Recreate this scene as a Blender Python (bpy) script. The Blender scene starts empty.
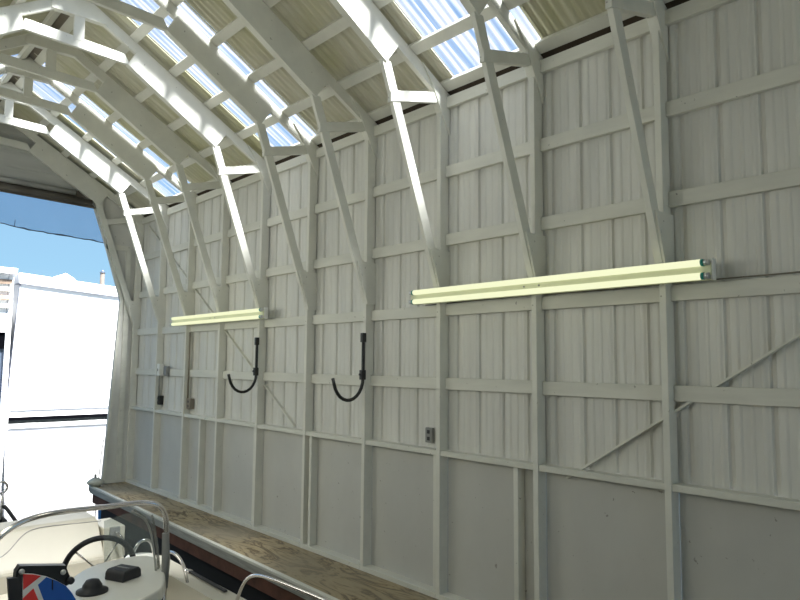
import bpy, bmesh, math, random
from mathutils import Vector, Matrix
random.seed(7)
C = bpy.context.scene.collection
sc = bpy.context.scene

# ------------------------------------------------------------------ camera
F_PX, YAW, PITCH, ROLL, EYE = 674.6, math.radians(48.22), math.radians(5.278), math.radians(0.476), 1.736
fw = Vector((-math.sin(YAW)*math.cos(PITCH), math.cos(YAW)*math.cos(PITCH), math.sin(PITCH)))
rt0 = Vector((math.cos(YAW), math.sin(YAW), 0)); up0 = rt0.cross(fw)
rt = rt0*math.cos(ROLL) + up0*math.sin(ROLL); up = -rt0*math.sin(ROLL) + up0*math.cos(ROLL)
cd = bpy.data.cameras.new('camera'); cam = bpy.data.objects.new('camera', cd); C.objects.link(cam)
cd.sensor_width = 36; cd.lens = F_PX*36/800; cd.clip_start = 0.02; cd.clip_end = 500
m = Matrix((rt, up, -fw)).transposed().to_4x4(); m.translation = Vector((0, 0, EYE)); cam.matrix_world = m
sc.camera = cam
def ray(x, y): return fw + rt*((x-400)/F_PX) + up*((300-y)/F_PX)
def aX(X, x, y): d = ray(x, y); t = X/d.x; return Vector((X, t*d.y, t*d.z+EYE))     # survey of the photo: point on a plane of the building
def aY(Y, x, y): d = ray(x, y); t = Y/d.y; return Vector((t*d.x, Y, t*d.z+EYE))
def aZ(Z, x, y): d = ray(x, y); t = (Z-EYE)/d.z; return Vector((t*d.x, t*d.y, Z))

# ------------------------------------------------------------------ materials
def new_mat(name):
    mt = bpy.data.materials.new(name); mt.use_nodes = True
    nt = mt.node_tree; return mt, nt, nt.nodes['Principled BSDF']
def ramp(nt, src, stops):
    r = nt.nodes.new('ShaderNodeValToRGB'); nt.links.new(src, r.inputs[0])
    e = r.color_ramp.elements
    while len(e) < len(stops): e.new(0.5)
    for k, (p, c) in enumerate(stops): e[k].position = p; e[k].color = (*c, 1)
    return r.outputs[0]
def coords(nt, scale=(1,1,1), rot=(0,0,0)):
    t = nt.nodes.new('ShaderNodeTexCoord'); mp = nt.nodes.new('ShaderNodeMapping')
    mp.inputs['Scale'].default_value = scale; mp.inputs['Rotation'].default_value = rot
    nt.links.new(t.outputs['Object'], mp.inputs[0]); return mp.outputs[0]
def noise(nt, vec, scale, detail=4, rough=.55, dist=0):
    n = nt.nodes.new('ShaderNodeTexNoise'); n.inputs['Scale'].default_value = scale
    n.inputs['Detail'].default_value = detail; n.inputs['Roughness'].default_value = rough
    n.inputs['Distortion'].default_value = dist
    nt.links.new(vec, n.inputs['Vector']); return n.outputs[0]
def mixc(nt, f, a, b, mode='MIX'):
    x = nt.nodes.new('ShaderNodeMix'); x.data_type = 'RGBA'; x.blend_type = mode
    for s, v in ((x.inputs[0], f), (x.inputs[6], a), (x.inputs[7], b)):
        if isinstance(v, (int, float)): s.default_value = v
        elif isinstance(v, tuple): s.default_value = (*v, 1)
        else: nt.links.new(v, s)
    return x.outputs[2]
def bump(nt, b, h, dist=.01, st=.4):
    n = nt.nodes.new('ShaderNodeBump'); n.inputs['Distance'].default_value = dist; n.inputs['Strength'].default_value = st
    nt.links.new(h, n.inputs['Height']); nt.links.new(n.outputs[0], b.inputs['Normal'])
def paint(name, col, dark=.82, specks=True, scale=2.5, stretch=(1,1,1), rough=.6, spec_col=(.12,.10,.08)):
    mt, nt, b = new_mat(name); v = coords(nt, stretch)
    c = ramp(nt, noise(nt, v, scale, 5, .6), [(.3, tuple(x*dark for x in col)), (.65, col)])
    if specks:
        v2 = coords(nt); s = ramp(nt, noise(nt, v2, 26, 2, .5), [(.735, (0,0,0)), (.76, (1,1,1))])
        c = mixc(nt, s, c, mixc(nt, .55, c, spec_col))
    nt.links.new(c, b.inputs['Base Color']); b.inputs['Roughness'].default_value = rough
    bump(nt, b, noise(nt, v, 30, 3), .002, .3)
    return mt
def plain(name, col, rough=.5, metal=0.0, var=.12, scale=8):
    mt, nt, b = new_mat(name)
    c = ramp(nt, noise(nt, coords(nt), scale, 3), [(.3, tuple(x*(1-var) for x in col)), (.7, tuple(min(1, x*(1+var*.4)) for x in col))])
    nt.links.new(c, b.inputs['Base Color']); b.inputs['Roughness'].default_value = rough; b.inputs['Metallic'].default_value = metal
    return mt
M = {}
M['timber'] = paint('white_painted_timber', (.74, .73, .66), .86, True, 3)
M['girt'] = paint('white_painted_board', (.70, .69, .62), .86, True, 3, (.5, 1, 3))
M['siding'] = paint('white_metal_siding', (.70, .69, .645), .86, False, 2.2, (3, 3, .35), .45)
M['plywood'] = paint('white_painted_plywood', (.56, .555, .52), .88, True, 1.6, (1, 1, .6), .6)
M['gable'] = paint('grey_gable_boards', (.50, .50, .47), .85, False, 2, (1, .4, 4))
M['endwall'] = paint('white_end_panel', (.66, .65, .61), .85, True, 2)
M['dirt_and_shade'] = plain('dirty_brown_and_shade', (.22, .19, .15), .7)  # dirty brown boxes; also paints the shade in the ridge gap
M['greybox'] = plain('grey_box', (.25, .25, .24), .6)
M['whitebox'] = plain('white_box', (.8, .8, .76), .4)
M['black'] = plain('black_plastic', (.012, .012, .012), .45)
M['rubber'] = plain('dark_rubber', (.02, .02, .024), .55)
M['steel'] = plain('polished_steel', (.72, .68, .66), .16, 1.0, .05)
M['eave_shade'] = plain('dark_eave_shade', (.07, .055, .04), .9)  # dark brown that paints the shade in the slot under the eave
M['fascia'] = plain('weathered_red_beam', (.13, .055, .035), .85, 0, .5, 5)
M['float'] = plain('black_float', (.010, .010, .012), .9)
M['edge'] = paint('grey_white_dock_edge', (.40, .39, .35), .6, False, 5, (.6, 3, 8), .5)
M['gelcoat'] = plain('cream_gelcoat', (.64, .60, .50), .3, 0, .06, 2)
M['cream'] = plain('cream_cushion', (.40, .37, .30), .55, 0, .08, 3)
M['seat'] = plain('tan_seat_moulding', (.40, .37, .295), .4, 0, .06, 2)
M['white_gel'] = plain('white_gelcoat', (.88, .86, .79), .25, 0, .05, 2)
M['red'] = plain('red_print', (.85, .035, .03), .4, 0, .05); M['blue'] = plain('blue_print', (.003, .11, .52), .4, 0, .05)
M['print_white'] = plain('white_print', (.95, .95, .93), .4, 0, .03)
M['tarp_blue'] = plain('blue_plastic', (.05, .25, .65), .5)
M['rope'] = plain('grey_rope', (.45, .45, .43), .8)
M['shed'] = plain('white_shed_wall', (.85, .86, .88), .6, 0, .03, 1)
M['shedtrim'] = plain('shed_roof_trim', (.26, .28, .34), .6, 0, .05, 1)
M['awning'] = plain('brown_awning', (.30, .22, .17), .8, 0, .3, 3)
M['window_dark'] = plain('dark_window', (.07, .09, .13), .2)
M['pile'] = plain('weathered_piling', (.10, .085, .075), .8, 0, .3, 4)
M['buoy'] = plain('weathered_buoy', (.62, .62, .52), .6, 0, .2, 12)
M['roll_light'] = plain('grey_roll', (.38, .375, .35), .7, 0, .2, 3)
M['roll_dark'] = plain('brown_roll', (.12, .105, .085), .8, 0, .3, 3)
M['shore'] = plain('distant_trees', (.06, .09, .05), .9, 0, .4, .2)
M['silver'] = plain('silver_cap', (.7, .7, .7), .3, .8, .05)
M['teal'] = plain('teal_tube_end', (.02, .30, .24), .4)
M['hull_blue'] = plain('dark_window_tint', (.02, .02, .02), .3)

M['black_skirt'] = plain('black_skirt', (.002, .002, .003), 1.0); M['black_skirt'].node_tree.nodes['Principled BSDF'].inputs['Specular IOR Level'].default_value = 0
M['eave_shade'].node_tree.nodes['Principled BSDF'].inputs['Specular IOR Level'].default_value = .1
# weathered plywood deck with swirling grain
mt, nt, b = new_mat('weathered_plywood_deck'); v = coords(nt, (.8, 3.2, 1))
n = noise(nt, v, 2.2, 5, .6, 1.6)
w = nt.nodes.new('ShaderNodeMath'); w.operation = 'MULTIPLY'; w.inputs[1].default_value = 26; nt.links.new(n, w.inputs[0])
s = nt.nodes.new('ShaderNodeMath'); s.operation = 'SINE'; nt.links.new(w.outputs[0], s.inputs[0])
s2 = nt.nodes.new('ShaderNodeMath'); s2.operation = 'MULTIPLY_ADD'; s2.inputs[1].default_value = .5; s2.inputs[2].default_value = .5; nt.links.new(s.outputs[0], s2.inputs[0])
c = ramp(nt, s2.outputs[0], [(0, (.12, .085, .045)), (.3, (.30, .225, .125)), (1, (.42, .335, .20))])
g = ramp(nt, noise(nt, coords(nt), 1.3, 4), [(.35, (0,0,0)), (.7, (.8,.8,.8))])
c = mixc(nt, g, c, (.30, .26, .19))
nt.links.new(c, b.inputs['Base Color']); b.inputs['Roughness'].default_value = .8; M['deck'] = mt

# opaque roof sheet: cream, streaked with yellow-green mildew running down the slope
mt, nt, b = new_mat('mildewed_roof_sheet'); v = coords(nt, (9, .8, .8)); v1 = coords(nt, (1, .6, .6))
c = ramp(nt, noise(nt, v, 2.0, 4, .6, .3), [(.3, (.47, .45, .34)), (.7, (.64, .62, .52))])
c2 = ramp(nt, noise(nt, v1, 1.7, 3), [(.42, (0,0,0)), (.62, (1,1,1))])
c = mixc(nt, c2, c, (.52, .50, .30), 'MULTIPLY') if False else mixc(nt, c2, c, mixc(nt, .45, c, (.42, .41, .17)))
nt.links.new(c, b.inputs['Base Color']); b.inputs['Roughness'].default_value = .6; M['roof'] = mt

# clear corrugated skylight: part see-through, part milky streaks
mt = bpy.data.materials.new('clear_corrugated_skylight'); mt.use_nodes = True; nt = mt.node_tree; nt.nodes.clear()
o = nt.nodes.new('ShaderNodeOutputMaterial'); tr = nt.nodes.new('ShaderNodeBsdfTransparent'); tl = nt.nodes.new('ShaderNodeBsdfTranslucent'); gl = nt.nodes.new('ShaderNodeBsdfGlossy')
tr.inputs[0].default_value = (.90, .95, 1, 1); tl.inputs[0].default_value = (.24, .245, .26, 1); gl.inputs['Roughness'].default_value = .3
v = coords(nt, (9, .5, .5)); f1 = ramp(nt, noise(nt, v, 1.5, 3, .5, .2), [(.38, (.06,.06,.06)), (.62, (.62,.62,.62))])
mx = nt.nodes.new('ShaderNodeMixShader'); nt.links.new(f1, mx.inputs[0]); nt.links.new(tr.outputs[0], mx.inputs[1]); nt.links.new(tl.outputs[0], mx.inputs[2])
nt.links.new(mx.outputs[0], o.inputs[0]); M['skylight'] = mt

# water: dark body, strong mirror-like surface with light ripples
mt, nt, b = new_mat('calm_water')
b.inputs['Base Color'].default_value = (.012, .016, .016, 1); b.inputs['Roughness'].default_value = .03; b.inputs['IOR'].default_value = 1.6
bump(nt, b, noise(nt, coords(nt, (1, .5, 1)), 2.2, 3), .02, .12); M['water'] = mt
# tinted see-through screen and the boat's clear windscreen
def clear(name, col, gloss=.06, body=None, bf=0):
    mt = bpy.data.materials.new(name); mt.use_nodes = True; nt = mt.node_tree; nt.nodes.clear()
    o = nt.nodes.new('ShaderNodeOutputMaterial'); tr = nt.nodes.new('ShaderNodeBsdfTransparent'); tr.inputs[0].default_value = (*col, 1)
    gl = nt.nodes.new('ShaderNodeBsdfGlossy'); gl.inputs['Roughness'].default_value = .08
    mx = nt.nodes.new('ShaderNodeMixShader'); mx.inputs[0].default_value = gloss
    nt.links.new(tr.outputs[0], mx.inputs[1]); nt.links.new(gl.outputs[0], mx.inputs[2]); last = mx
    if body:
        d = nt.nodes.new('ShaderNodeBsdfTranslucent'); d.inputs[0].default_value = (*body, 1)
        v = coords(nt, (1, 1, 1)); f = ramp(nt, noise(nt, v, 1.2, 3), [(.3, (bf*.7,)*3), (.7, (bf,)*3)])
        m2 = nt.nodes.new('ShaderNodeMixShader'); nt.links.new(f, m2.inputs[0])
        nt.links.new(mx.outputs[0], m2.inputs[1]); nt.links.new(d.outputs[0], m2.inputs[2]); last = m2
    nt.links.new(last.outputs[0], o.inputs[0]); return mt
M['screen'] = clear('blue_tinted_screen', (.60, .68, .78), .0, (.30, .34, .40), .25)
M['windscreen'] = clear('smoky_windscreen', (.62, .66, .65), .05, (.45, .5, .48), .22)
M['vinyl'] = clear('clear_vinyl_strip', (.62, .62, .60), .15, (.6, .6, .58), .25)
# lit tube
mt = bpy.data.materials.new('lit_fluorescent_tube'); mt.use_nodes = True; nt = mt.node_tree; nt.nodes.clear()
o = nt.nodes.new('ShaderNodeOutputMaterial'); em = nt.nodes.new('ShaderNodeEmission'); em.inputs[0].default_value = (.95, .98, .64, 1); em.inputs[1].default_value = 1.0
nt.links.new(em.outputs[0], o.inputs[0]); M['tube'] = mt
M['fixture'] = paint('tube_glow_housing', (.74, .76, .52), .9, False)  # yellow-green glow of the tubes painted into the white housing

# ------------------------------------------------------------------ mesh helpers
class MB:
    def __init__(s): s.bm = bmesh.new()
    def box(s, x0, x1, y0, y1, z0, z1):
        v = [s.bm.verts.new(p) for p in ((x0,y0,z0),(x1,y0,z0),(x1,y1,z0),(x0,y1,z0),(x0,y0,z1),(x1,y0,z1),(x1,y1,z1),(x0,y1,z1))]
        for f in ((3,2,1,0),(4,5,6,7),(0,1,5,4),(1,2,6,5),(2,3,7,6),(3,0,4,7)): s.bm.faces.new([v[i] for i in f])
        return s
    def prismX(s, poly, x0, x1):           # polygon in (y, z), extruded along x
        a = [s.bm.verts.new((x0, y, z)) for y, z in poly]; b = [s.bm.verts.new((x1, y, z)) for y, z in poly]
        n = len(poly); s.bm.faces.new(a); s.bm.faces.new(b[::-1])
        for i in range(n): s.bm.faces.new((a[i], b[i], b[(i+1) % n], a[(i+1) % n]))
        return s
    def prismZ(s, poly, z0, z1, top=1.0, bot=1.0):
        cx = sum(p[0] for p in poly)/len(poly); cy = sum(p[1] for p in poly)/len(poly)
        a = [s.bm.verts.new((cx+(x-cx)*bot, cy+(y-cy)*bot, z0)) for x, y in poly]; b = [s.bm.verts.new((cx+(x-cx)*top, cy+(y-cy)*top, z1)) for x, y in poly]
        n = len(poly); s.bm.faces.new(a[::-1]); s.bm.faces.new(b)
        for i in range(n): s.bm.faces.new((a[i], a[(i+1) % n], b[(i+1) % n], b[i]))
        return s
    def quad(s, *p): s.bm.faces.new([s.bm.verts.new(q) for q in p]); return s
    def bar(s, p, q, w, t, ref=(0,0,1)):   # rectangular bar between two points
        p = Vector(p); q = Vector(q); d = (q-p).normalized(); u = d.cross(Vector(ref)).normalized(); v = d.cross(u)
        r = [u*a*w/2+v*b_*t/2 for a, b_ in ((-1,-1),(1,-1),(1,1),(-1,1))]
        A = [s.bm.verts.new(p+x) for x in r]; B = [s.bm.verts.new(q+x) for x in r]
        s.bm.faces.new(A[::-1]); s.bm.faces.new(B)
        for i in range(4): s.bm.faces.new((A[i], A[(i+1)%4], B[(i+1)%4], B[i]))
        return s
    def tube(s, pts, r, n=10, smooth=0):
        pts = [Vector(p) for p in pts]
        for _ in range(smooth):
            q = [pts[0]]
            for a, b_ in zip(pts, pts[1:]): q += [a.lerp(b_, .25), a.lerp(b_, .75)]
            pts = q+[pts[-1]]
        d0 = (pts[1]-pts[0]).normalized(); u = d0.orthogonal().normalized(); rings = []
        for i, p in enumerate(pts):
            d = (pts[min(i+1, len(pts)-1)]-pts[max(i-1, 0)]).normalized()
            u = (u-d*u.dot(d)).normalized(); v = d.cross(u)
            rr = r[i] if isinstance(r, list) else r
            rings.append([s.bm.verts.new(p+(u*math.cos(k*2*math.pi/n)+v*math.sin(k*2*math.pi/n))*rr) for k in range(n)])
        for a, b_ in zip(rings, rings[1:]):
            for k in range(n): f = s.bm.faces.new((a[k], a[(k+1)%n], b_[(k+1)%n], b_[k])); f.smooth = True
        s.bm.faces.new(rings[0][::-1]); s.bm.faces.new(rings[-1]); return s
    def lathe(s, c, prof, n=24, axis=(0,0,1)):
        c = Vector(c); ax = Vector(axis).normalized(); u = ax.orthogonal().normalized(); v = ax.cross(u); rings = []
        for r, h in prof: rings.append([s.bm.verts.new(c+ax*h+(u*math.cos(k*2*math.pi/n)+v*math.sin(k*2*math.pi/n))*max(r, 1e-4)) for k in range(n)])
        for a, b_ in zip(rings, rings[1:]):
            for k in range(n): f = s.bm.faces.new((a[k], a[(k+1)%n], b_[(k+1)%n], b_[k])); f.smooth = True
        s.bm.faces.new(rings[0][::-1]); s.bm.faces.new(rings[-1]); return s
    def build(s, name, mat, parent=None, bevel=0, **kw):
        bmesh.ops.recalc_face_normals(s.bm, faces=s.bm.faces)
        me = bpy.data.meshes.new(name); s.bm.to_mesh(me); s.bm.free(); o = bpy.data.objects.new(name, me)
        me.materials.append(M[mat]); C.objects.link(o)
        if parent is not None:
            o.parent = parent; o.matrix_parent_inverse = Matrix.Translation(-parent.location)
        if bevel: b = o.modifiers.new('bevel', 'BEVEL'); b.width = bevel; b.segments = 2; b.limit_method = 'ANGLE'
        for k, v in kw.items(): o[k] = v
        return o
def tag(o, label, cat, group=None):
    o['label'] = label; o['category'] = cat
    if group: o['group'] = group
    return o
def empty(name, loc, label, cat, group=None):
    o = bpy.data.objects.new(name, None); o.location = loc; C.objects.link(o); o.empty_display_size = .1
    return tag(o, label, cat, group)
def struct(o): o['kind'] = 'structure'; return o

# ------------------------------------------------------------------ building constants
X0, S = -1.834, .9007
PX = [X0-S*i for i in range(10)]
RY = 1.73                                   # ridge line
def top(Y): return 5.08-.6*abs(Y-RY)         # top edge of the rafters
def mir(poly): return [(2*RY-y, z) for y, z in poly]
XN, XF = 4.6, -10.0
WY, WL = 3.76, 2*RY-3.76

# ------------------------------------------------------------------ right wall: ribbed metal siding, girts, sill, lower panels
def siding_mb(y, sgn, z0, z1):
    mb = MB(); per = .2215; ph = -3.534; pts = []
    k0 = int((XF-ph)/per)-1; k1 = int((XN-ph)/per)+1
    for k in range(k0, k1+1):
        x = ph+k*per
        for dx, dy in ((-.020, 0), (-.010, .015), (.010, .015), (.017, 0), (.040, -.004), (.050, -.004), (.062, 0), (.098, 0), (.106, -.003), (.116, -.003), (.124, 0), (.160, 0), (.170, -.004), (.180, -.004), (.192, 0)):
            if XF < x+dx < XN: pts.append((x+dx, y+sgn*dy))
    pts = [(XF, y)]+pts+[(XN, y)]
    a = [mb.bm.verts.new((x, yy, z0)) for x, yy in pts]; b = [mb.bm.verts.new((x, yy, z1)) for x, yy in pts]
    for i in range(len(pts)-1): mb.bm.faces.new((a[i], a[i+1], b[i+1], b[i]))
    return mb
wall = struct(siding_mb(WY, 1, 1.07, 3.845).build('wall_right', 'siding'))
levels = [(3.745, 3.835), (3.188, 3.277), (2.640, 2.730), (2.097, 2.186), (1.530, 1.619)]
edges = [XN]+PX+[XF]
for li, (z0, z1) in enumerate(levels):
    for k in range(len(edges)-1):
        xr = edges[k] - (.041 if 0 < k else 0); xl = edges[k+1]+.001
        if xr-xl < .05: continue
        dz = random.uniform(-.004, .004)
        MB().box(xl, xr, 3.718, 3.755, z0+dz, z1+dz).build('girt', 'girt', wall, .003)
for k in range(len(edges)-1):
    xr = edges[k] - (.041 if 0 < k else 0); xl = edges[k+1]+.001
    if xr-xl < .05: continue
    MB().box(xl, xr, 3.668, 3.756, 1.037, 1.076).build('sill_board', 'girt', wall, .003)
    MB().box(xl, xr, 3.657, 3.756, -.04, .036).build('sole_plate', 'girt', wall, .003)
    MB().box(xl, xr, 3.748, 3.756, .036, 1.037).build('lower_panel', 'plywood', wall)
for x in (-2.93, -5.36, -7.70, -6.40, -3.70):
    w_ = .038
    MB().box(x-w_/2, x+w_/2, 3.674, 3.748, .036, 1.037).build('stud', 'timber', wall, .003)
# let-in diagonal braces on the siding
MB().bar((-2.56, 3.742, 1.00+.01), (-1.0, 3.742, 2.005), .012, .045, (0,1,0)).build('diagonal_brace', 'timber', wall)
MB().bar((-9.70, 3.744, 3.69), (-5.74, 3.744, 1.10), .012, .035, (0,1,0)).build('diagonal_brace', 'timber', wall)

# left wall and the near end, behind the photographer
wl = struct(siding_mb(WL, -1, 0, 3.845).build('wall_left', 'siding'))
for z0, z1 in levels: MB().box(XF, XN, WL+.005, WL+.04, z0, z1).build('girt', 'girt', wl)
nb = [(WY, -.02), (WY, top(WY)+.03), (3.05, top(3.05)+.03), (3.05, 3.905), (3.475, 2.60), (3.41, 1.4), (3.335, -.02)]
wn = struct(MB().prismX(nb, XN, XN+.03).build('wall_near', 'endwall'))
MB().prismX(mir(nb), XN, XN+.03).build('end_panel', 'endwall', wn)
MB().prismX([(2*RY-3.05, 3.99), (3.05, 3.905), (3.05, top(3.05)+.03), (RY, top(RY)+.03), (2*RY-3.05, top(3.05)+.03)], XN, XN+.03).build('gable_panel', 'gable', wn)

# far end wall: gable over an opening with sloping knees
e = struct(MB().prismX([(WY, -.02), (WY, top(WY)+.03), (3.05, top(3.05)+.03), (3.05, 3.905), (3.22, 3.42), (3.475, 2.60), (3.41, 1.4), (3.335, -.02)], -10.04, -10.005).build('wall_far', 'endwall'))
MB().prismX(mir([(WY, -.02), (WY, top(WY)+.03), (3.05, top(3.05)+.03), (3.05, 3.905), (3.475, 2.60), (3.41, 1.4), (3.335, -.02)]), -10.04, -10.005).build('end_panel', 'endwall', e)
MB().prismX([(2*RY-3.05, 3.99), (3.05, 3.905), (3.05, top(3.05)+.03), (RY, top(RY)+.03), (2*RY-3.05, top(3.05)+.03)], -10.04, -10.005).build('gable_panel', 'gable', e)
for z0 in (4.28, 4.50, 4.72): MB().box(-10.005, -9.99, RY-(5.0-z0)/.62, RY+(5.0-z0)/.62, z0, z0+.05).build('gable_board', 'gable', e)
struct(MB().box(-10.005, -9.985, 3.24, 3.58, 3.33, 3.40).build('trim_1', 'girt'))
struct(MB().box(-10.005, -9.983, 3.53, 3.60, .02, 3.33).build('trim_2', 'girt'))
struct(MB().prismX([(3.335, 0), (3.375, 0), (3.45, 1.4), (3.515, 2.6), (3.26, 3.42), (3.09, 3.9), (3.05, 3.9), (3.22, 3.42), (3.475, 2.6), (3.41, 1.4)], -10.005, -9.985).build('trim_3', 'girt'))
struct(MB().box(-10.005, -9.985, 3.38, 3.73, 0, .045).build('trim_4', 'girt'))

# ------------------------------------------------------------------ roof: corrugated sheets, skylights, purlins
SKY = [(-3.53, -2.655), (-6.19, -5.335), (-8.95, -8.045)]
TH = .042
def sheet_mb(x0, x1, side, yo, yi):
    mb = MB(); n = max(2, int((x1-x0)/.0085)); A = []; B = []
    for i in range(n+1):
        x = x0+(x1-x0)*i/n; h = .009*math.sin(x*2*math.pi/.068)
        for L, Y in ((A, yi), (B, yo)):
            yy = Y if side > 0 else 2*RY-Y
            L.append(mb.bm.verts.new((x, yy, top(yy)+TH+.010+h)))
    for i in range(n): f = mb.bm.faces.new((A[i], A[i+1], B[i+1], B[i])); f.smooth = True
    return mb
segs = []; x = XF-.25
for a, b_ in sorted(SKY): segs.append((x, a+.02)); x = b_-.02
segs.append((x, XN+.2))
ceil = None
for a, b_ in segs:
    for side in (1, -1):
        mb = sheet_mb(a, b_, side, 3.92, RY)
        if ceil is None: ceil = struct(mb.build('ceiling', 'roof'))
        else: mb.build('roof_sheet', 'roof', ceil)
for a, b_ in SKY:
    for side in (1, -1):
        sheet_mb(a, b_, side, 3.92, 3.70).build('roof_sheet', 'roof', ceil)
        sheet_mb(a, b_, side, 3.705, RY).build('skylight_sheet', 'skylight', ceil, label='clear corrugated skylight sheet')
    for xx in (a+.012, b_-.012):           # lapped sheet edges
        MB().bar((xx, RY+.02, top(RY+.02)+TH-.002), (xx, 3.88, top(3.88)+TH-.002), .02, .006).build('sheet_lap', 'roof', ceil)
def slab(yc, w, t, side):
    a = math.atan(.6); ys = [yc-w/2*math.cos(a), yc+w/2*math.cos(a)]
    P = [(ys[0], top(ys[0])), (ys[1], top(ys[1])), (ys[1]+t*math.sin(a), top(ys[1])+t*math.cos(a)), (ys[0]+t*math.sin(a), top(ys[0])+t*math.cos(a))]
    return P if side > 0 else mir(P)
for yc in (3.692, 3.36, 2.98, 2.60, 2.215, 1.808):
    for side in (1, -1):
        MB().prismX(slab(yc, .088, .036, side), XF-.1, XN).build('purlin', 'timber', ceil)
MB().prismX([(RY-.09, top(RY-.09)+.037), (RY, top(RY)+.037), (RY+.09, top(RY+.09)+.037), (RY+.09, top(RY+.09)+.043), (RY, top(RY)+.043), (RY-.09, top(RY-.09)+.043)], XF, XN).build('ridge_gap_shade', 'dirt_and_shade', ceil)  # dark strip painting the shaded gap between the ridge purlins
for side in (1, -1):
    P = [(3.728, top(3.728)+.012), (3.728, top(3.728)+TH-.004), (3.90, top(3.90)+TH-.004), (3.90, top(3.9)+.012)]
    MB().prismX(P if side > 0 else mir(P), XF, XN).build('eave_shade_strip', 'eave_shade', ceil)  # strip coloured as the shade seen through the eave slot
    P = [(3.87, 3.55), (3.90, 3.55), (3.90, top(3.9)+TH), (3.87, top(3.87)+TH)]
    MB().prismX(P if side > 0 else mir(P), XF, XN).build('eave_fascia', 'eave_shade', ceil)

# ------------------------------------------------------------------ the ten arched timber frames
flabels = [
 'white timber arch frame at the right end of the near tube light',
 'white timber arch frame behind the middle of the near long tube light',
 'white timber arch frame at the left end of the near tube light, brightly sunlit brace',
 'white timber arch frame whose post carries the right-hand black J hook',
 'white timber arch frame standing between the two black J hooks, without a hook',
 'white timber arch frame whose post carries the left-hand black J hook, sunlit brace',
 'white timber arch frame behind the middle of the far tube light',
 'white timber arch frame with a grimy brown outlet box beside its post',
 'white timber arch frame with the white switch box beside its post',
 'white timber arch frame flush against the end wall beside the opening']
post = [(3.66, -.035), (3.75, 0.001), (3.75, top(3.75)-.005), (3.66, top(3.66)-.005)]
rafter = [(3.752, top(3.752)-.002), (RY, top(RY)-.002), (RY, top(RY)-.11), (3.752, top(3.752)-.11)]
plate = [(3.09, 3.93), (3.215, 4.10), (3.16, top(3.16)-.012), (2.32, top(2.32)-.012), (2.265, 4.70), (2.17, 4.53)]
brace = [(3.07, 3.92), (3.155, 3.92), (3.625, 2.55), (3.66, 2.28), (3.62, 2.28), (3.53, 2.57)]
brace = [(3.055, 3.95), (3.14, 3.95), (3.615, 2.60), (3.685, 2.30), (3.64, 2.30), (3.53, 2.60)]
strut = [(3.135, 3.64), (3.60, 3.755), (3.60, 3.84), (3.105, 3.725)]
strut = [(3.14, 3.645), (3.62, 3.765), (3.62, 3.85), (3.14, 3.73)]
gusset_top = [(3.45, top(3.45)-.008), (3.753, top(3.753)-.01), (3.753, 3.53), (3.66, 3.70), (3.56, 3.90)]
gusset_foot = [(3.55, 2.60), (3.756, 2.60), (3.756, 2.235), (3.665, 2.235)]
chord = [(2.20, 4.53), (1.26, 4.578), (1.29, 4.675), (2.14, 4.628)]
plate_left = [(1.285, 4.575), (1.245, 4.765), (1.14, top(1.14)-.012), (.30, top(.30)-.012), (.245, 4.10), (.37, 3.97)]
king = [(RY-.045, 4.62), (RY+.045, 4.62), (RY+.045, 4.98), (RY-.045, 4.98)]
ridge = [(RY-.24, 4.845), (RY+.24, 4.845), (RY+.24, top(RY+.24)-.02), (RY, top(RY)-.02), (RY-.24, top(RY-.24)-.02)]
first = None; FR = []
def make_frame(x, label):
    t = empty('arch_frame', (x, RY, 0), label, 'timber frame', 'arched timber frames along the boathouse')
    for f in ((lambda p: p), mir):
        MB().prismX(f(post), x-.040, x).build('post', 'timber', t, .003)
        MB().prismX(f(rafter), x-.0395, x-.0005).build('rafter', 'timber', t)
        MB().prismX(plate if f(post) is post else plate_left, x-.052, x+.010).build('haunch_beam', 'timber', t, .002)
        MB().prismX(f(brace), x-.038, x-.002).build('knee_brace', 'timber', t, .003)
        MB().prismX(f(strut), x-.036, x+.004).build('strut', 'timber', t, .003)
        MB().prismX(f(gusset_top), x-.0525, x+.0125).build('gusset', 'timber', t, .001)
        MB().prismX(f(gusset_foot), x-.0525, x+.0125).build('gusset', 'timber', t, .001)
    MB().prismX(chord, x-.038, x-.001).build('collar_tie', 'timber', t, .003)
    MB().prismX(king, x-.037, x+.002).build('king_post', 'timber', t, .003)
    MB().prismX(ridge, x-.050, x+.010).build('ridge_gusset', 'timber', t, .001)
    return t
def dup(root, loc, label):
    r = root.copy(); C.objects.link(r); r.location = loc; r['label'] = label
    for ch in list(root.children):
        c_ = ch.copy(); C.objects.link(c_); c_.parent = r; c_.matrix_parent_inverse = ch.matrix_parent_inverse
    return r
for i, x in enumerate(PX):
    if i == 0: first = make_frame(x, flabels[0]); FR.append(first)
    else: FR.append(dup(first, (x, RY, 0), flabels[i]))

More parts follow.
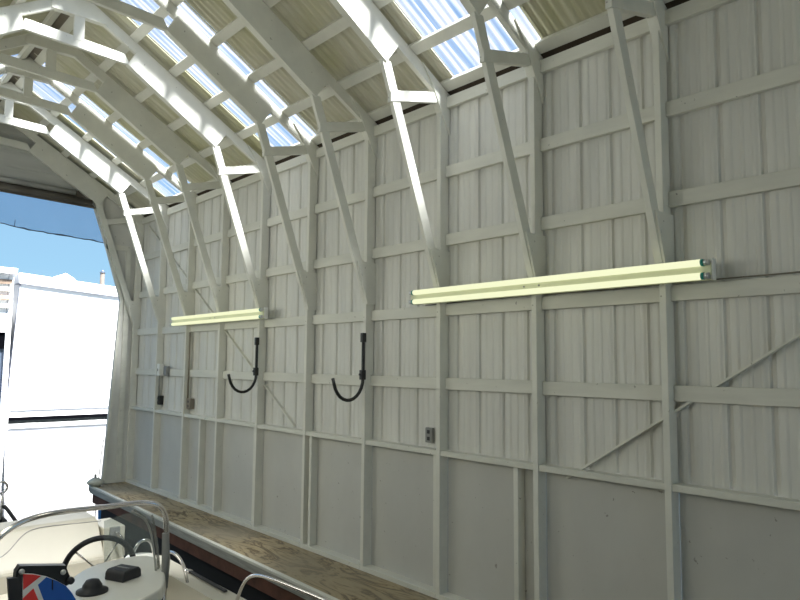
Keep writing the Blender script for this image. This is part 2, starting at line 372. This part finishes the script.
# ------------------------------------------------------------------ strip lights
def strip_light(xl, xr, z, label, tilt=0.0):
    t = empty('strip_light', ((xl+xr)/2, 3.60, z), label, 'light', 'twin tube strip lights on the wall frames')
    MB().prismX([(3.628, z-.055), (3.628, z+.055), (3.60, z+.055), (3.575, z+.018), (3.575, z-.018), (3.60, z-.055)], xl, xr).build('housing', 'fixture', t, .002)
    for s in (1, -1):
        zz = z+s*.036
        MB().tube([(xl+.045, 3.565, zz), (xr-.045, 3.565, zz)], .019, 14).build('tube', 'tube', t, label='lit fluorescent tube')
        for xa, xb, xc in ((xl+.03, xl+.045, xl+.005), (xr-.045, xr-.03, xr-.005)):
            MB().tube([(xa, 3.565, zz), (xb, 3.565, zz)], .0195, 12).build('tube_cap', 'teal', t)
            MB().tube([(min(xb, xc) if xc > xb else xc, 3.565, zz), (xa if xc < xa else xc, 3.565, zz)], .017, 12).build('lamp_holder', 'silver', t)
    for xx in (xl, xr):
        MB().box(xx-.005, xx+.005, 3.585, 3.628, z-.056, z+.060).build('end_plate', 'whitebox', t, .001)
    for xx in ((xl+xr)/2-.06, (xl+xr)/2+.06):
        MB().tube([(xx, 3.574, z), (xx, 3.570, z)], .006, 8).build('screw', 'greybox', t)
    return t
a, b_ = aY(3.565, 410, 295), aY(3.565, 710, 272.5)
NL = (a.x, b_.x, (a.z+b_.z)/2)
strip_light(*NL, 'large near twin tube light glowing yellow-green, on the right of the wall')
a2, b2 = aY(3.565, 171, 321), aY(3.565, 262.5, 314)
FL = (a2.x, b2.x, (a2.z+b2.z)/2)
strip_light(*FL, 'small-looking far twin tube light glowing yellow-green, above the left-hand black hook')
# unseen area lamps added along the opposite side to fill the wall with light
for k, xc in enumerate((-7.4, -3.6, -.4)):
    ld = bpy.data.lights.new('fill_lamp', 'AREA'); ld.shape = 'RECTANGLE'; ld.size = 2.3; ld.size_y = .9; ld.energy = (34, 21, 2)[k]; ld.color = (.98, 1, .86)
    lo = bpy.data.objects.new('fill_lamp', ld); lo.location = (xc, .02, 2.35); lo.rotation_euler = (math.radians(90), 0, 0); C.objects.link(lo)

# ------------------------------------------------------------------ J hooks, boxes, conduit
def hook(x, label):
    t = empty('wall_hook', (x, 3.655, 1.95), label, 'hook', 'black J hooks on the wall posts')
    P = [(x, 3.640, 1.955), (x, 3.640, 1.62)]
    for k in range(0, 13):
        a_ = math.radians(k*15*165/180); P.append((x, 3.485+.155*math.cos(a_), 1.60-.185*math.sin(a_)))
    P += [(x, 3.322, 1.60)]
    MB().tube(P, .0145, 10).build('hook_arm', 'black', t)
    MB().box(x-.017, x+.017, 3.618, 3.660, 1.905, 1.985).build('top_bracket', 'black', t, .004)
    MB().box(x-.018, x+.018, 3.612, 3.660, 1.585, 1.668).build('lower_bracket', 'black', t, .005)
    MB().tube([(x, 3.612, 1.63), (x, 3.600, 1.63)], .010, 8).build('bolt', 'rubber', t)
    return t
hook(PX[3]-.006, 'black J-shaped wall hook on a post, right-hand one with no light above')
hook(PX[5]-.003, 'black J-shaped wall hook on a post, left-hand one just under the far tube light')
x = aY(3.67, 159, 371).x
t = empty('switch_box', (x, 3.718, 1.60), 'white switch box beside the post second from the opening', 'switch box')
MB().box(x-.036, x+.036, 3.655, 3.7175, 1.53, 1.69).build('box', 'whitebox', t, .004)
MB().box(x-.008, x+.008, 3.647, 3.656, 1.59, 1.625).build('toggle', 'greybox', t)
x2 = aY(3.70, 166.5, 372).x
o = MB().box(x2-.065, x2+.065, 3.69, 3.7175, 1.53, 1.66).box(x2-.05, x2+.05, 3.675, 3.69, 1.545, 1.645).build('junction_box', 'greybox', None, .004)
tag(o, 'grey junction box on the siding just right of the white switch box', 'box')
def outlet(name, x, y, z, w, h, d, mat, label, cat='outlet', bar_=True):
    t = empty(name, (x, y, z), label, cat)
    MB().box(x-w/2, x+w/2, y-d, y, z-h/2, z+h/2).build('cover', mat, t, .004)
    for s in (1, -1): MB().box(x-.014, x+.014, y-d-.004, y-d+.001, z+s*.026-.014, z+s*.026+.014).build('socket', 'rubber', t, .002)
    return t
xo8, xo7 = aY(3.71, 158.5, 401).x, aY(3.71, 189, 405).x
outlet('power_outlet', xo8+.012, 3.757, 1.20, .085, .12, .06, 'black', 'black power outlet box just above the sill under the white switch box')
outlet('power_outlet', xo7, 3.757, 1.20, .105, .13, .06, 'dirt_and_shade', 'grimy brown power outlet box just above the sill, below the far light')
outlet('power_outlet', aY(3.75, 431, 435).x, 3.752, aY(3.75, 431, 435).z, .075, .115, .03, 'greybox', 'grey power outlet on the siding just above the sill, left of a post')
for k, (xx, z0, z1, lab) in enumerate(((xo8+.01, 1.262, 1.528, 'thin grey conduit between the white switch box and the black outlet'),
                                 (xo7-.035, 1.268, 2.09, 'long thin rusty conduit running up beside the post from the brown outlet'))):
    tag(MB().tube([(xx, 3.706, z0), (xx, 3.706, z1)], .010, 8).build('conduit', 'greybox' if k == 0 else 'dirt_and_shade'), lab, 'conduit')
# wire along the girt under the near light
tag(MB().tube([(NL[0], 3.735, 2.192), (-3.0, 3.735, 2.200), (-2.2, 3.735, 2.196), (-1.6, 3.735, 2.203), (-.9, 3.735, 2.205)], .004, 6).build('cable', 'dirt_and_shade'), 'thin dark cable lying along the board behind the near tube light', 'cable')

# ------------------------------------------------------------------ dock
XE = -9.97
t = empty('dock', (-5, 3.4, 0), 'narrow plywood-topped dock running along the foot of the white wall', 'dock')
def de(x_): return 3.165-(x_+9.97)*.0185
MB().prismZ([(XE, de(XE)+.03), (XN, de(XN)+.03), (XN, 3.654), (XE, 3.654)], -.03, 0).build('deck_board', 'deck', t)
MB().prismZ([(XE-.01, de(XE)-.006), (XN, de(XN)-.006), (XN, de(XN)+.034), (XE-.01, de(XE)+.034)], -.018, .007).build('edge_strip', 'girt', t, .004)
MB().prismZ([(XE-.005, de(XE)+.000), (XN, de(XN)+.000), (XN, de(XN)+.04), (XE-.005, de(XE)+.04)], -.056, -.020).build('edge_strip', 'edge', t, .004)
MB().prismZ([(XE-.005, de(XE)+.008), (XN, de(XN)+.008), (XN, de(XN)+.04), (XE-.005, de(XE)+.04)], -.098, -.058).build('edge_strip', 'edge', t, .004)
MB().prismZ([(XE, de(XE)+.05), (XN, de(XN)+.05), (XN, de(XN)+.10), (XE, de(XE)+.10)], -.235, -.10).build('fascia_beam', 'fascia', t)
MB().box(XE-.012, XE, 3.16, 3.654, -.075, -.002).build('edge_strip', 'edge', t, .003)
MB().box(XE, XE+.04, 3.27, 3.654, -.235, -.03).build('fascia_beam', 'fascia', t)
MB().box(XE+.15, XN, 3.29, 3.65, -.60, -.10).build('float', 'float', t)
t = empty('dock', (-5, .0, 0), 'narrow dock on the opposite side, under the photographer', 'dock')
MB().box(XE, XN, WL+.105, .33, -.03, 0).build('deck_board', 'deck', t)
MB().box(XE, XN, .33, .36, -.09, .005).build('edge_strip', 'edge', t)
MB().box(XE+.15, XN, WL+.11, .28, -.6, -.03).build('float', 'float', t)

# things on the dock's far end
bp = aX(-9.84, 96, 482)
t = empty('dock_bumper', (bp.x, 3.20, .005), 'weathered white mushroom-shaped bumper on the far corner of the dock', 'bumper')
MB().lathe((bp.x, 3.20, .006), [(.055, 0), (.06, .015), (.095, .03), (.108, .05), (.100, .072), (.07, .095), (.03, .115)]).build('cap', 'buoy', t)
MB().lathe((bp.x, 3.20, .115), [(.016, 0), (.016, .045), (.010, .055)], 12).build('stub', 'greybox', t)
P = [aX(-10.02, 104, 438), aX(-10.02, 101, 455), aX(-10.02, 99, 478), aX(-10.02, 96, 496), aX(-10.02, 95, 520)]
tag(MB().tube(P, .007, 8, 2).build('hanging_rope', 'rope'), 'thin grey rope hanging down past the far corner of the dock', 'rope')
q = aX(-10.05, 102, 508)
o = MB().lathe((q.x, q.y, -.52), [(.03, 0), (.045, .03), (.05, .1), (.05, .22), (.04, .27), (.012, .29)], 16).build('fender', 'tarp_blue'); tag(o, 'small blue fender hanging under the far end of the dock', 'fender')

# ------------------------------------------------------------------ rolled door and blue screen in the opening
t = empty('rolled_curtain', (-9.9, RY, 4.0), 'rolled-up grey and brown canvas curtain along the top of the opening', 'curtain')
ya, yb = 2*RY-3.02, 3.02
MB().tube([(-9.95, ya, 4.13), (-9.95, 2.78, 4.065)], .038, 14).build('roll', 'roll_light', t)
MB().tube([(-9.95, ya, 4.035), (-9.95, 3.00, 3.955)], .045, 14).build('roll', 'roll_dark', t)
MB().prismX([(ya, 4.16), (2.83, 4.10), (3.06, 3.90), (3.06, 3.885), (ya, 3.975)], -9.998, -9.975).build('backing', 'roll_dark', t)
t = empty('hanging_screen', (-10.08, RY, 3.9), 'see-through blue tinted screen hanging in the top of the opening', 'screen')
pb = [aX(-10.08, x_, y_) for x_, y_ in ((0, 222.5), (26, 229), (60, 235), (90, 240), (106, 243))]
mb = MB(); lowl = [(2*RY-3.25, pb[0].z+.02)]+[(p.y, p.z) for p in pb]+[(3.28, pb[-1].z)]
for (y0, z0), (y1, z1) in zip(lowl, lowl[1:]): mb.quad((-10.08, y0, z0), (-10.08, y1, z1), (-10.08, y1, 4.0), (-10.08, y0, 4.0))
mb.build('film', 'screen', t)
mb = MB(); yy = lowl[0][0]; P = []
while yy < 3.28:
    for (y0, z0), (y1, z1) in zip(lowl, lowl[1:]):
        if y0 <= yy <= y1: P.append((-10.08, yy, z0+(z1-z0)*(yy-y0)/(y1-y0)+random.uniform(-.006, .006)))
    yy += .06
mb.tube(P, [random.uniform(.006, .013) for _ in P], 6).build('hem', 'window_dark', t)
p = aX(-10.08, 14.5, 226); MB().tube([p, p+Vector((0, .004, .085))], .004, 6).build('loose_thread', 'window_dark', t)

# ------------------------------------------------------------------ outside
struct(MB().quad((-140, -90, -.5), (6, -90, -.5), (6, 120, -.5), (-140, 120, -.5)).build('water', 'water'))
t = empty('white_shed', (-28, 9, -.5), 'big white floating shed across the water, filling the opening', 'shed')
sx = -28
def sh(x_, y_): p_ = aX(sx, x_, y_); return p_.y, p_.z
yl = 6.05
MB().prismX([(5.84, -.44), (16, -.44), (16, 3.85), (6.08, 4.56)], sx-4, sx).build('wall', 'shed', t)
MB().prismX([(6.02, 4.56), (16, 3.85), (16, 4.22), (6.00, 4.93)], sx-4.1, sx+.12).build('roof_edge', 'shed', t)
MB().prismX([(6.02, 4.53), (16, 3.82), (16, 3.85), (6.02, 4.56)], sx-.5, sx+.13).build('trim', 'shedtrim', t)
MB().box(sx, sx+.06, 5.95, 16, -.14, -.07).build('trim', 'shedtrim', t)
MB().box(sx-4, sx+.10, 5.84, 16, -.60, -.385).build('float', 'black_skirt', t)
MB().prismX([(5.84, -.40), (5.86, -.40), (6.09, 4.52), (6.06, 4.52)], sx-.02, sx+.05).build('corner_post', 'shedtrim', t)
p = aX(-34, 66, 279)
o = MB().prismX([(p.y-.45, p.z-.9), (p.y+.45, p.z-.9), (p.y+.42, p.z+.02), (p.y, p.z+.28), (p.y-.42, p.z+.06)], -36, -34).build('white_gable', 'shed'); tag(o, 'low white gabled roof peeping over the white shed', 'roof')
p = aX(-33, 102, 285); p2 = aX(-33, 102, 273)
t = empty('piling', (p.x, p.y, -.5), 'weathered brown piling with a pointed cap behind the white shed', 'piling')
MB().lathe((p.x, p.y, -.5), [(.10, 0), (.10, p2.z+.5)], 16).build('pole', 'pile', t)
MB().lathe((p.x, p.y, p2.z), [(.13, 0), (.02, .16)], 16).build('cap', 'window_dark', t)
t = empty('boat_shelter', (-27, 4.5, -.5), 'boat shelter with folded brown awning left of the white shed', 'shelter')
MB().box(-31, -27.6, 1.5, 5.6, 2.7, 4.85).build('wall', 'shed', t)
MB().box(-31, -27.2, 1.4, 5.80, 4.80, 5.0).build('roof', 'shed', t)
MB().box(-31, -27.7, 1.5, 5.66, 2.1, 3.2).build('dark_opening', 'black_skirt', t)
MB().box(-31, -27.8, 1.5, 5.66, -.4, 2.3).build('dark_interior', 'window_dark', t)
MB().box(-31, -27.3, 1.4, 5.8, -.6, -.32).build('float', 'shed', t)
for k, (za, zb) in enumerate(((4.60, 4.42), (4.38, 4.15), (4.05, 3.85), (3.7, 3.55))):
    MB().bar((-27.5, 1.6, za-.15), (-27.5, 5.70, zb+.1), .12, .16).build('awning_fold', 'awning' if k % 2 == 0 else 'roll_light', t)
MB().box(-27.75, -27.6, 5.62, 5.78, -.35, 4.75).build('corner_post', 'shed', t)
mb = MB(); prev = None
for k in range(0, 41):
    yy = -90+k*5.2; h = 2.2+1.2*math.sin(k*1.7)+.8*math.sin(k*.6)
    if prev: mb.quad((-120, prev[0], -.5), (-120, yy, -.5), (-124, yy, h), (-124, prev[0], prev[1]))
    prev = (yy, h)
struct(mb.build('far_shore', 'shore'))

# ------------------------------------------------------------------ the boat
BW = 2.46; BP = .70
boat = empty('motor_boat', (-4.5, 1.57, -.5), 'cream open motor boat with white centre console moored beside the dock', 'boat')
# hull: outer shell, pointed toward the camera end
outl = [(-6.95, BP+.12), (-6.95, 2.34), (-6.30, 2.40), (-5.98, 2.42), (-5.72, 2.44), (-4.3, 2.44), (-3.2, 2.34), (-2.2, 2.04), (-1.5, 1.75), (-1.3, 1.57), (-1.5, 1.39), (-2.2, BP+.42), (-3.2, BP+.12), (-5.72, BP+.02), (-5.98, BP+.04)]
inn = [(-5.99, BP+.26), (-5.99, 2.18), (-5.98, 2.19), (-5.90, 2.21), (-5.70, 2.25), (-4.3, 2.25), (-3.2, 2.15), (-2.35, 1.88), (-1.85, 1.70), (-1.7, 1.57), (-1.85, 1.44), (-2.35, BP+.58), (-3.2, BP+.31), (-5.70, BP+.20), (-5.90, BP+.24)]
def gz(x):
    return (-.14 if x < -5.95 else .09) + .03*max(0, (x+5)/4)
mb = MB(); bm = mb.bm; n = len(outl)
vo = [bm.verts.new((x_, y_, gz(x_))) for x_, y_ in outl]; vm = [bm.verts.new((x_, y_+(-.03 if y_ > 1.57 else .03), -.12)) for x_, y_ in outl]
vb = [bm.verts.new((x_*.97-.1, 1.57+(y_-1.57)*.8, -.75)) for x_, y_ in outl]
vi = [bm.verts.new((x_, y_, gz(x_)+.01)) for x_, y_ in inn]; vf = [bm.verts.new((x_, y_+(-.04 if y_ > 1.57 else .04), -.42)) for x_, y_ in inn]
for i in range(n):
    j = (i+1) % n
    for A, B in ((vo, vm), (vm, vb), (vi, vo), (vf, vi)): bm.faces.new((A[i], A[j], B[j], B[i]))
bm.faces.new(vb); bm.faces.new(vf)
mb.build('hull', 'gelcoat', boat)
# stern seat back: a smooth moulding with a curved seam
P = [(-6.95, -.14), (-6.93, .27), (-6.86, .305), (-6.60, .30), (-6.545, .285), (-6.33, .03), (-6.30, .0), (-6.30, -.14)]
mb = MB(); A = [mb.bm.verts.new((x_, BP+.16, z_)) for x_, z_ in P]; B = [mb.bm.verts.new((x_, 2.165, z_)) for x_, z_ in P]
mb.bm.faces.new(A); mb.bm.faces.new(B[::-1])
for i_ in range(len(P)): mb.bm.faces.new((A[i_], B[i_], B[(i_+1) % len(P)], A[(i_+1) % len(P)]))
mb.build('stern_seat', 'seat', boat, .012)
MB().box(-6.32, -6.25, BP+.16, 2.2, -.45, .01).build('seat_base', 'cream', boat, .008)
def onface(x_, y_):            # point on the sloping face of the seat back
    d = ray(x_, y_); n_ = Vector((.255, 0, .215)); p_ = Vector((-6.545, 0, .285)); t_ = (p_-Vector((0, 0, EYE))).dot(n_)/d.dot(n_)
    q_ = Vector((0, 0, EYE))+d*t_; return q_+Vector((.002, 0, .002))
MB().tube([onface(*q_) for q_ in ((-6, 560), (4, 556), (12, 548), (20, 538), (28, 531), (42, 527), (70, 524), (101, 521))], .0035, 6, 2).build('seam', 'greybox', boat)
# starboard stern corner with a socket
c1, c2 = aX(-6.4, 104.5, 524), aX(-6.4, 125.5, 525)
co = MB().box(-6.80, -6.40, 2.175, c2.y, -.16, c2.z).build('quarter_panel', 'gelcoat', boat, .012)
s1 = aX(-6.39, 115, 532)
MB().box(-6.405, -6.385, s1.y-.045, s1.y+.045, s1.z-.045, s1.z+.045).build('socket_plate', 'greybox', co, .004)
MB().tube([(-6.39, s1.y, s1.z), (-6.33, s1.y+.01, s1.z-.005), (-6.31, s1.y+.05, s1.z-.06), (-6.33, s1.y+.07, s1.z-.20)], .013, 10, 2).build('hose', 'steel', co)
# centre console
def ell(pts, k=2):
    for _ in range(k):
        q_ = []
        for a_, b__ in zip(pts, pts[1:]+pts[:1]): q_ += [(a_[0]*.75+b__[0]*.25, a_[1]*.75+b__[1]*.25), (a_[0]*.25+b__[0]*.75, a_[1]*.25+b__[1]*.75)]
        pts = q_
    return pts
ct = [(-3.55, 1.07), (-4.25, 1.08), (-4.62, 1.30), (-4.90, 1.62), (-4.98, 1.92), (-4.70, 1.98), (-4.1, 1.76), (-3.6, 1.56)]
ct = ell([tuple(aZ(.42, x_, y_)[:2]) for x_, y_ in ((30, 640), (52, 596), (80, 570), (108, 560), (152, 553), (165, 568), (165, 586), (146, 597), (100, 618))], 2)
cz = .42
con = MB().prismZ(ct, cz-.075, cz, 1.0, 1.03).build('console', 'white_gel', boat, .012)
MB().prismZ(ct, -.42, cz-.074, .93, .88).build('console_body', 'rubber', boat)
hp = aX(-5.25, 140, 554)
MB().lathe((hp.x, hp.y, hp.z-.30), [(.13, 0), (.15, .18), (.14, .25), (.10, .285), (.02, .30)]).build('seat_back', 'white_gel', boat)
# steering wheel
wc = aX(-4.98, 99, 569); nrm = Vector((-.93, .22, .20)).normalized(); R = .225
u = Vector((0, 1, 0)); u = (u-nrm*u.dot(nrm)).normalized(); v_ = nrm.cross(u)*-1; v_ = v_ if v_.z > 0 else -v_
wh = MB().tube([wc+(u*math.cos(k*math.pi/24)+v_*math.sin(k*math.pi/24))*R for k in range(49)], .019, 10).build('steering_wheel', 'rubber', boat)
for k in (62, 140, 270):
    a_ = math.radians(k); MB().tube([wc-nrm*.03, wc+(u*math.cos(a_)+v_*math.sin(a_))*R], .006, 8).build('spoke', 'steel', wh)
MB().lathe(wc-nrm*.035, [(.05, 0), (.048, .02), (.02, .032)], 16, nrm).build('hub', 'greybox', wh)
# compass and gauge box on the console top
cp = aZ(cz, 92, 592)
cm = MB().lathe((cp.x, cp.y, cz), [(.085, 0), (.085, .012), (.055, .022), (.052, .04), (.035, .066), (.004, .075)]).build('compass', 'rubber', boat)
g = aZ(cz, 123, 578)
mb = MB(); mb.prismX([(-.075, 0), (.075, 0), (.070, .045), (.055, .062), (-.055, .062), (-.070, .045)], -.075, .075)
bmesh.ops.rotate(mb.bm, verts=mb.bm.verts, cent=(0,0,0), matrix=Matrix.Rotation(math.radians(25), 3, 'Z'))
bmesh.ops.translate(mb.bm, verts=mb.bm.verts, vec=(g.x, g.y, cz))
gb = mb.build('gauge_box', 'rubber', boat, .008)
mb = MB(); mb.box(-.045, .05, -.012, .004, 0, .003)
bmesh.ops.rotate(mb.bm, verts=mb.bm.verts, cent=(0,0,0), matrix=Matrix.Rotation(math.radians(25), 3, 'Z'))
bmesh.ops.translate(mb.bm, verts=mb.bm.verts, vec=(g.x, g.y, cz+.062)); mb.build('switch_strip', 'greybox', gb)
# windscreen with stainless frame
XW = -4.25
fr = [aX(XW+.03, 163, 606), aX(XW, 166, 565), aX(XW, 167, 530), aX(XW, 165.5, 513), aX(XW, 158, 504), aX(XW-.02, 146, 502.3), aX(XW-.05, 128, 504), aX(XW-.1, 100, 507.5), aX(XW-.15, 60, 511.5), aX(XW-.2, 32, 517.5), aX(XW-.2, 15, 525), aX(XW-.2, 0, 536), aX(XW-.2, -18, 556), aX(XW-.15, -34, 590)]
wf = MB().tube(fr, .0165, 12, 2).build('windscreen_frame', 'steel', boat)
gl = [aX(XW-.1, *q_) for q_ in ((104, 527), (104, 521), (128, 513), (140, 512), (150, 521), (153, 532), (154, 552), (150, 553), (130, 555), (104, 562))]
mb = MB(); mb.quad(*gl); mb.build('windscreen', 'windscreen', boat)
for off, pts in enumerate((((131, 511), (146, 519), (152, 535), (155, 560), (157, 590)), ((134, 510), (151, 521), (156, 540), (158, 565), (159, 588)), ((152, 515), (157, 540), (159, 562), (160, 588)))):
    MB().tube([aX(XW-.03-.02*off, *q_) for q_ in pts], .007, 8, 2).build('edge_moulding', 'vinyl' if off else 'roll_light', boat)
MB().tube([aX(XW+.01, 165.5, 533), aX(XW+.01, 166, 560), aX(XW+.02, 164, 588)], [.021, .026, .022], 12).build('canvas_sleeve', 'greybox', boat)
# grab rails
def rail(name, pts, r=.0125, mat='steel'): return MB().tube(pts, r, 10, 3).build(name, mat, boat)
rail('grab_rail', [aX(-5.3, *q_) for q_ in ((131, 566), (133, 551), (141, 540), (151, 540), (154.5, 556), (153, 575))])
rail('grab_rail', [aY(2.28, *q_) for q_ in ((164, 556), (170, 550.5), (180, 557), (187, 575), (188.5, 603))])
p0 = aY(2.36, 236, 606)
rail('bow_rail', [Vector((p0.x, 2.36, gz(p0.x)))]+[aY(2.36, *q_) for q_ in ((243, 584), (250, 576), (262, 575), (300, 590), (340, 607))]+[Vector((-2.6, 2.15, .40)), Vector((-1.75, 1.62, .42)), Vector((-2.6, 1.0, .40)), Vector((-4.3, .80, .32)), Vector((-4.35, .80, gz(-4.3)))])
for xx in (-3.2, -2.4):
    yy = {-3.2: 2.28, -2.4: 2.05}[xx]; MB().tube([(xx, yy, gz(xx)), (xx, yy, .36)], .011, 10).build('rail_post', 'steel', boat)
MB().bar(Vector((-5.1, 2.40, gz(-5)+.018)), Vector((-4.5, 2.39, gz(-4.5)+.018)), .025, .012).build('track', 'rubber', boat)
MB().lathe((-5.12, 2.40, gz(-5)), [(.03, 0), (.03, .02), (.012, .03)], 12).build('cleat', 'steel', boat)
# chart plotter on a gimbal with a printed cover, on the port side of the console
pl = empty('chart_plotter', aX(-3.75, 45, 600), 'black bracket-mounted plotter with a red, white and blue round cover', 'plotter')
XP = -3.78
def flat(pts, dx, t_, name, mat, par):
    mb = MB(); a_ = [mb.bm.verts.new(aX(XP+dx, *q_)) for q_ in pts]; b__ = [mb.bm.verts.new(aX(XP+dx, *q_)+Vector((-t_, 0, 0))) for q_ in pts]
    n_ = len(pts); mb.bm.faces.new(a_); mb.bm.faces.new(b__[::-1])
    for i in range(n_): mb.bm.faces.new((a_[i], b__[i], b__[(i+1) % n_], a_[(i+1) % n_]))
    return mb.build(name, mat, par)
flat([(16, 572), (20, 566), (66, 565.5), (68, 572), (71, 578), (70, 584), (66, 586), (64, 610), (12, 610)], -.02, .05, 'housing', 'black', pl)
flat([(8, 579), (18, 578), (22, 570), (23, 612), (10, 612)], .0, .03, 'bracket', 'greybox' if False else 'rubber', pl)
cv = flat([(23, 574), (34, 574.5), (47, 577), (57, 581), (66, 586), (72, 593), (77, 600), (80, 612), (22, 612)], .0, .018, 'cover', 'print_white', pl)
flat([(23.2, 574.2), (33, 574.6), (41, 576), (23.2, 590)], .003, .003, 'red_patch', 'red', cv)
flat([(23, 598.5), (33.5, 588.5), (40, 604), (42, 612), (22.5, 612)], .003, .003, 'red_patch', 'red', cv)
flat([(46.5, 577.2), (57, 581), (66, 586), (72, 593), (76, 600), (77, 601), (62, 601), (46, 606), (44, 601), (38, 585)], .003, .003, 'blue_patch', 'blue', cv)
flat([(52, 579.5), (53.2, 580), (53, 590), (52.2, 590)], .006, .003, 'seam', 'black', cv)
for q_ in ((21.5, 571.5), (63, 572)):
    MB().lathe(aX(XP+.0, *q_), [(.013, 0), (.013, .008), (.006, .012)], 12, (1, 0, 0)).build('knob', 'silver', pl)
MB().lathe(aX(XP, 70, 580), [(.018, 0), (.018, .02), (.008, .024)], 12, (1, 0, 0)).build('knob', 'rubber', pl)
a_ = aX(XP-.04, 45, 610); MB().tube([a_, (a_.x-.05, a_.y+.1, cz-.08)], .02, 10).build('mount_arm', 'rubber', pl)
# outboard engine and ladder at the stern, port side
ob = empty('outboard_engine', (-7.7, 1.30, .1), 'dark outboard engine with a chrome ring at the port stern', 'outboard engine')
k0 = aX(-7.7, 0, 512)
MB().lathe((-7.72, k0.y-.07, -.35), [(.10, 0), (.15, .15), (.165, .38), (.14, .50), (.06, .58)], 20).build('cowl', 'rubber', ob)
rc = aX(-7.6, 1, 487.5)
MB().tube([rc+Vector((0, math.cos(k*math.pi/10), math.sin(k*math.pi/10)))*.055 for k in range(21)], .011, 8).build('ring', 'steel', ob)
MB().tube([aX(-7.6, 2.5, 493), aX(-7.6, 1, 512), aX(-7.6, 0, 530)], .012, 8).build('stanchion', 'steel', ob)
MB().tube([aX(-7.55, 2, 507), aX(-7.55, 5, 506), aX(-7.5, 17, 523)], .018, 8, 1).build('tilt_tube', 'rubber', ob)

# ------------------------------------------------------------------ light
sun = bpy.data.lights.new('sun', 'SUN'); sun.energy = 32; sun.angle = math.radians(19); sun.color = (1, .97, .92)
so = bpy.data.objects.new('sun', sun); so.rotation_euler = Vector((.58, .16, .80)).to_track_quat('Z', 'Y').to_euler(); C.objects.link(so)
w = bpy.data.worlds.new('world'); sc.world = w; w.use_nodes = True; nt = w.node_tree
bg = nt.nodes['Background']; tc = nt.nodes.new('ShaderNodeTexCoord'); sp = nt.nodes.new('ShaderNodeSeparateXYZ')
nt.links.new(tc.outputs['Generated'], sp.inputs[0])
col = ramp(nt, sp.outputs['Z'], [(0.0, (.60, .85, 1.0)), (.12, (.40, .72, 1.0)), (.35, (.32, .55, .90)), (1, (.26, .46, .82))])
nt.links.new(col, bg.inputs[0]); bg.inputs[1].default_value = .95
sc.view_settings.view_transform = 'Standard'; sc.view_settings.look = 'None'; sc.view_settings.exposure = 0; sc.view_settings.gamma = 1
sc.cycles.max_bounces = 8; sc.cycles.diffuse_bounces = 5; sc.cycles.transparent_max_bounces = 16
sc.cycles.use_denoising = True; sc.cycles.sample_clamp_indirect = 4
